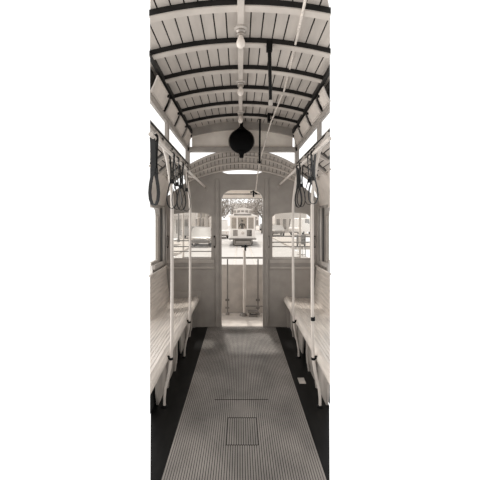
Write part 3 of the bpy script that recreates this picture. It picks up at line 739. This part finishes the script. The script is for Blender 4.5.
# buildings
def building(x0, x1, y0, y1, h, wall, cols, label, awn=None):
    t = thing('building', ((x0 + x1) / 2, y0, GZ + .12), label, 'building')
    g = MB().box(x0, x1, y0, y1, GZ, h); g.build('walls', wall, t)
    g = MB().box(x0 - .1, x1 + .1, y0 - .2, y1, h - .25, h); g.build('cornice', M_STUCG, t)
    w = (x1 - x0) / cols
    for i in range(cols):
        a, b = x0 + w * (i + .2), x0 + w * (i + .8)
        for z0, z1 in ((GZ + .6, GZ + 2.6), (GZ + 4.3, min(h - .5, GZ + 6))):
            if z1 - z0 < .5: continue
            g = MB().box(a - .08, b + .08, y0 - .06, y0 - .01, z0 - .08, z1 + .08); f = g.build('window', M_CARW, t)
            g = MB().box(a, b, y0 - .09, y0 - .061, z0, z1).box((a + b) / 2 - .03, (a + b) / 2 + .03, y0 - .10, y0 - .09, z0, z1); g.build('pane', M_SHOPW, f)
    if awn:
        g = MB().prism([(y0, GZ + 2.9), (y0 - .9, GZ + 2.45), (y0 - .9, GZ + 2.35), (y0, GZ + 2.75)], 'x', x0 + .2, x1 - .2); g.build('awning', awn, t)
    return t
building(-10.2, -6.3, 41.5, 47, 4.2, M_STUCW, 4, 'white shopfront building seen at the far left of the left window', M_STUCG)
building(-6.1, -5.0, 47.5, 52, 5.0, M_STUCG, 2, 'grey building beside the white shopfront on the left')
building(-9.5, -4.6, 62, 70, 6.0, M_STUCW, 5, 'pale building far up the left side of the street')
building(6.6, 12.5, 62, 70, 5.2, M_STUCW, 5, 'pale low building behind the white van on the right')
building(7.2, 10.5, 84, 92, 7.5, M_STUCG, 3, 'grey building far up the right side of the street')
building(-3.8, 8.0, 140, 148, 9, M_STUCW, 8, 'pale building closing the end of the street')
# trees
def tree(x, y, h, r, label, seed):
    rnd = random.Random(seed); t = thing('street_tree', (x, y, GZ), label, 'tree', 'street trees')
    g = MB().tube([(x, y, GZ), (x + .1, y, GZ + h * .3), (x, y, GZ + h * .6)], [.22, .16, .09], 10)
    for k in range(4):
        a = k * 1.6 + rnd.random(); g.tube([(x, y, GZ + h * .4), (x + math.cos(a) * r * .6, y + math.sin(a) * r * .6, GZ + h * .72)], [.09, .03], 6)
    g.build('trunk', M_BARK, t, smooth=True)
    g = MB()
    for k in range(900):
        u, v = rnd.random() * 2 * math.pi, math.acos(2 * rnd.random() - 1); q = rnd.random() ** .4
        rad = r * q * (1 + .25 * math.sin(3 * u + seed) * math.sin(2 * v))
        c = Vector((x + rad * math.cos(u) * math.sin(v), y + rad * math.sin(u) * math.sin(v), GZ + h * .68 + rad * .75 * math.cos(v)))
        a = Vector((rnd.uniform(-1, 1), rnd.uniform(-1, 1), rnd.uniform(-1, 1))).normalized(); b = a.orthogonal().normalized(); s = rnd.uniform(.12, .26)
        g.add([c + a * s, c + b * s * .6, c - a * s, c - b * s * .6], [(0, 1, 2, 3)])
    g.build('crown', M_LEAF, t)
tree(-3.4, 52, 6.4, 2.4, 'pale leafy street tree left of the cable car roof', 1)
tree(3.9, 58, 6.8, 2.6, 'pale leafy street tree right of the cable car roof', 2)
tree(3.4, 76, 8.5, 3.2, 'pale leafy tree farther up the right side of the street', 3)
tree(-2.2, 95, 10.0, 4.2, 'pale leafy tree far up the street behind the cable car', 4)

# ================================================================ light, camera
w = bpy.data.worlds.new('bright overcast sky'); bpy.context.scene.world = w; w.use_nodes = True
n, l = w.node_tree.nodes, w.node_tree.links
bg = n['Background']
tc = n.new('ShaderNodeTexCoord'); sep = n.new('ShaderNodeSeparateXYZ'); l.new(tc.outputs['Generated'], sep.inputs[0])
def ramp(sock, stops):
    m = n.new('ShaderNodeMapRange'); m.inputs[1].default_value = -1; m.inputs[2].default_value = 1; l.new(sock, m.inputs[0])
    r = n.new('ShaderNodeValToRGB'); e = r.color_ramp.elements
    while len(e) < len(stops): e.new(.5)
    for q, (p, v) in zip(e, stops): q.position = (p + 1) / 2; q.color = (v, v, v, 1)
    l.new(m.outputs[0], r.inputs[0]); return r.outputs[0]
fy = ramp(sep.outputs['Y'], [(-1, .22), (-.3, .27), (.35, .42), (.62, .42), (1, .42)])    # the sky ahead is the bright one
fx = ramp(sep.outputs['X'], [(-1, 1.0), (-.75, .95), (-.45, .40), (.0, .40), (1, .44)])  # brighter towards the sun's side, the left
mu = n.new('ShaderNodeMath'); mu.operation = 'MULTIPLY'; l.new(fy, mu.inputs[0]); l.new(fx, mu.inputs[1])
sc_ = n.new('ShaderNodeMath'); sc_.operation = 'MULTIPLY'; sc_.inputs[1].default_value = 6.6; l.new(mu.outputs[0], sc_.inputs[0])
bg.inputs['Color'].default_value = (1, .995, .985, 1)
l.new(sc_.outputs[0], bg.inputs['Strength'])

sun = bpy.data.lights.new('sun', 'SUN'); sun.energy = 1.9; sun.angle = math.radians(4); sun.color = (1, .98, .94)
so = bpy.data.objects.new('sun', sun); C.objects.link(so)
az, el = math.radians(8), math.radians(62)
so.rotation_euler = Vector((-math.sin(az) * math.cos(el), math.cos(az) * math.cos(el), math.sin(el))).to_track_quat('Z', 'Y').to_euler()
so.location = (-2, 12, 14)
cam = bpy.data.cameras.new('camera'); co = bpy.data.objects.new('camera', cam); C.objects.link(co)
co.location = (0, 0, EYE); co.rotation_euler = (math.pi / 2, 0, 0)
cam.sensor_width = 36; cam.lens = 36 * F / 480; cam.shift_y = -(240 - HZ) / 480; cam.clip_start = .05; cam.clip_end = 500
sc = bpy.context.scene; sc.camera = co
sc.view_settings.view_transform = 'Standard'; sc.view_settings.look = 'None'; sc.view_settings.gamma = 1; sc.view_settings.use_curve_mapping = False
sc.view_settings.exposure = 0.25
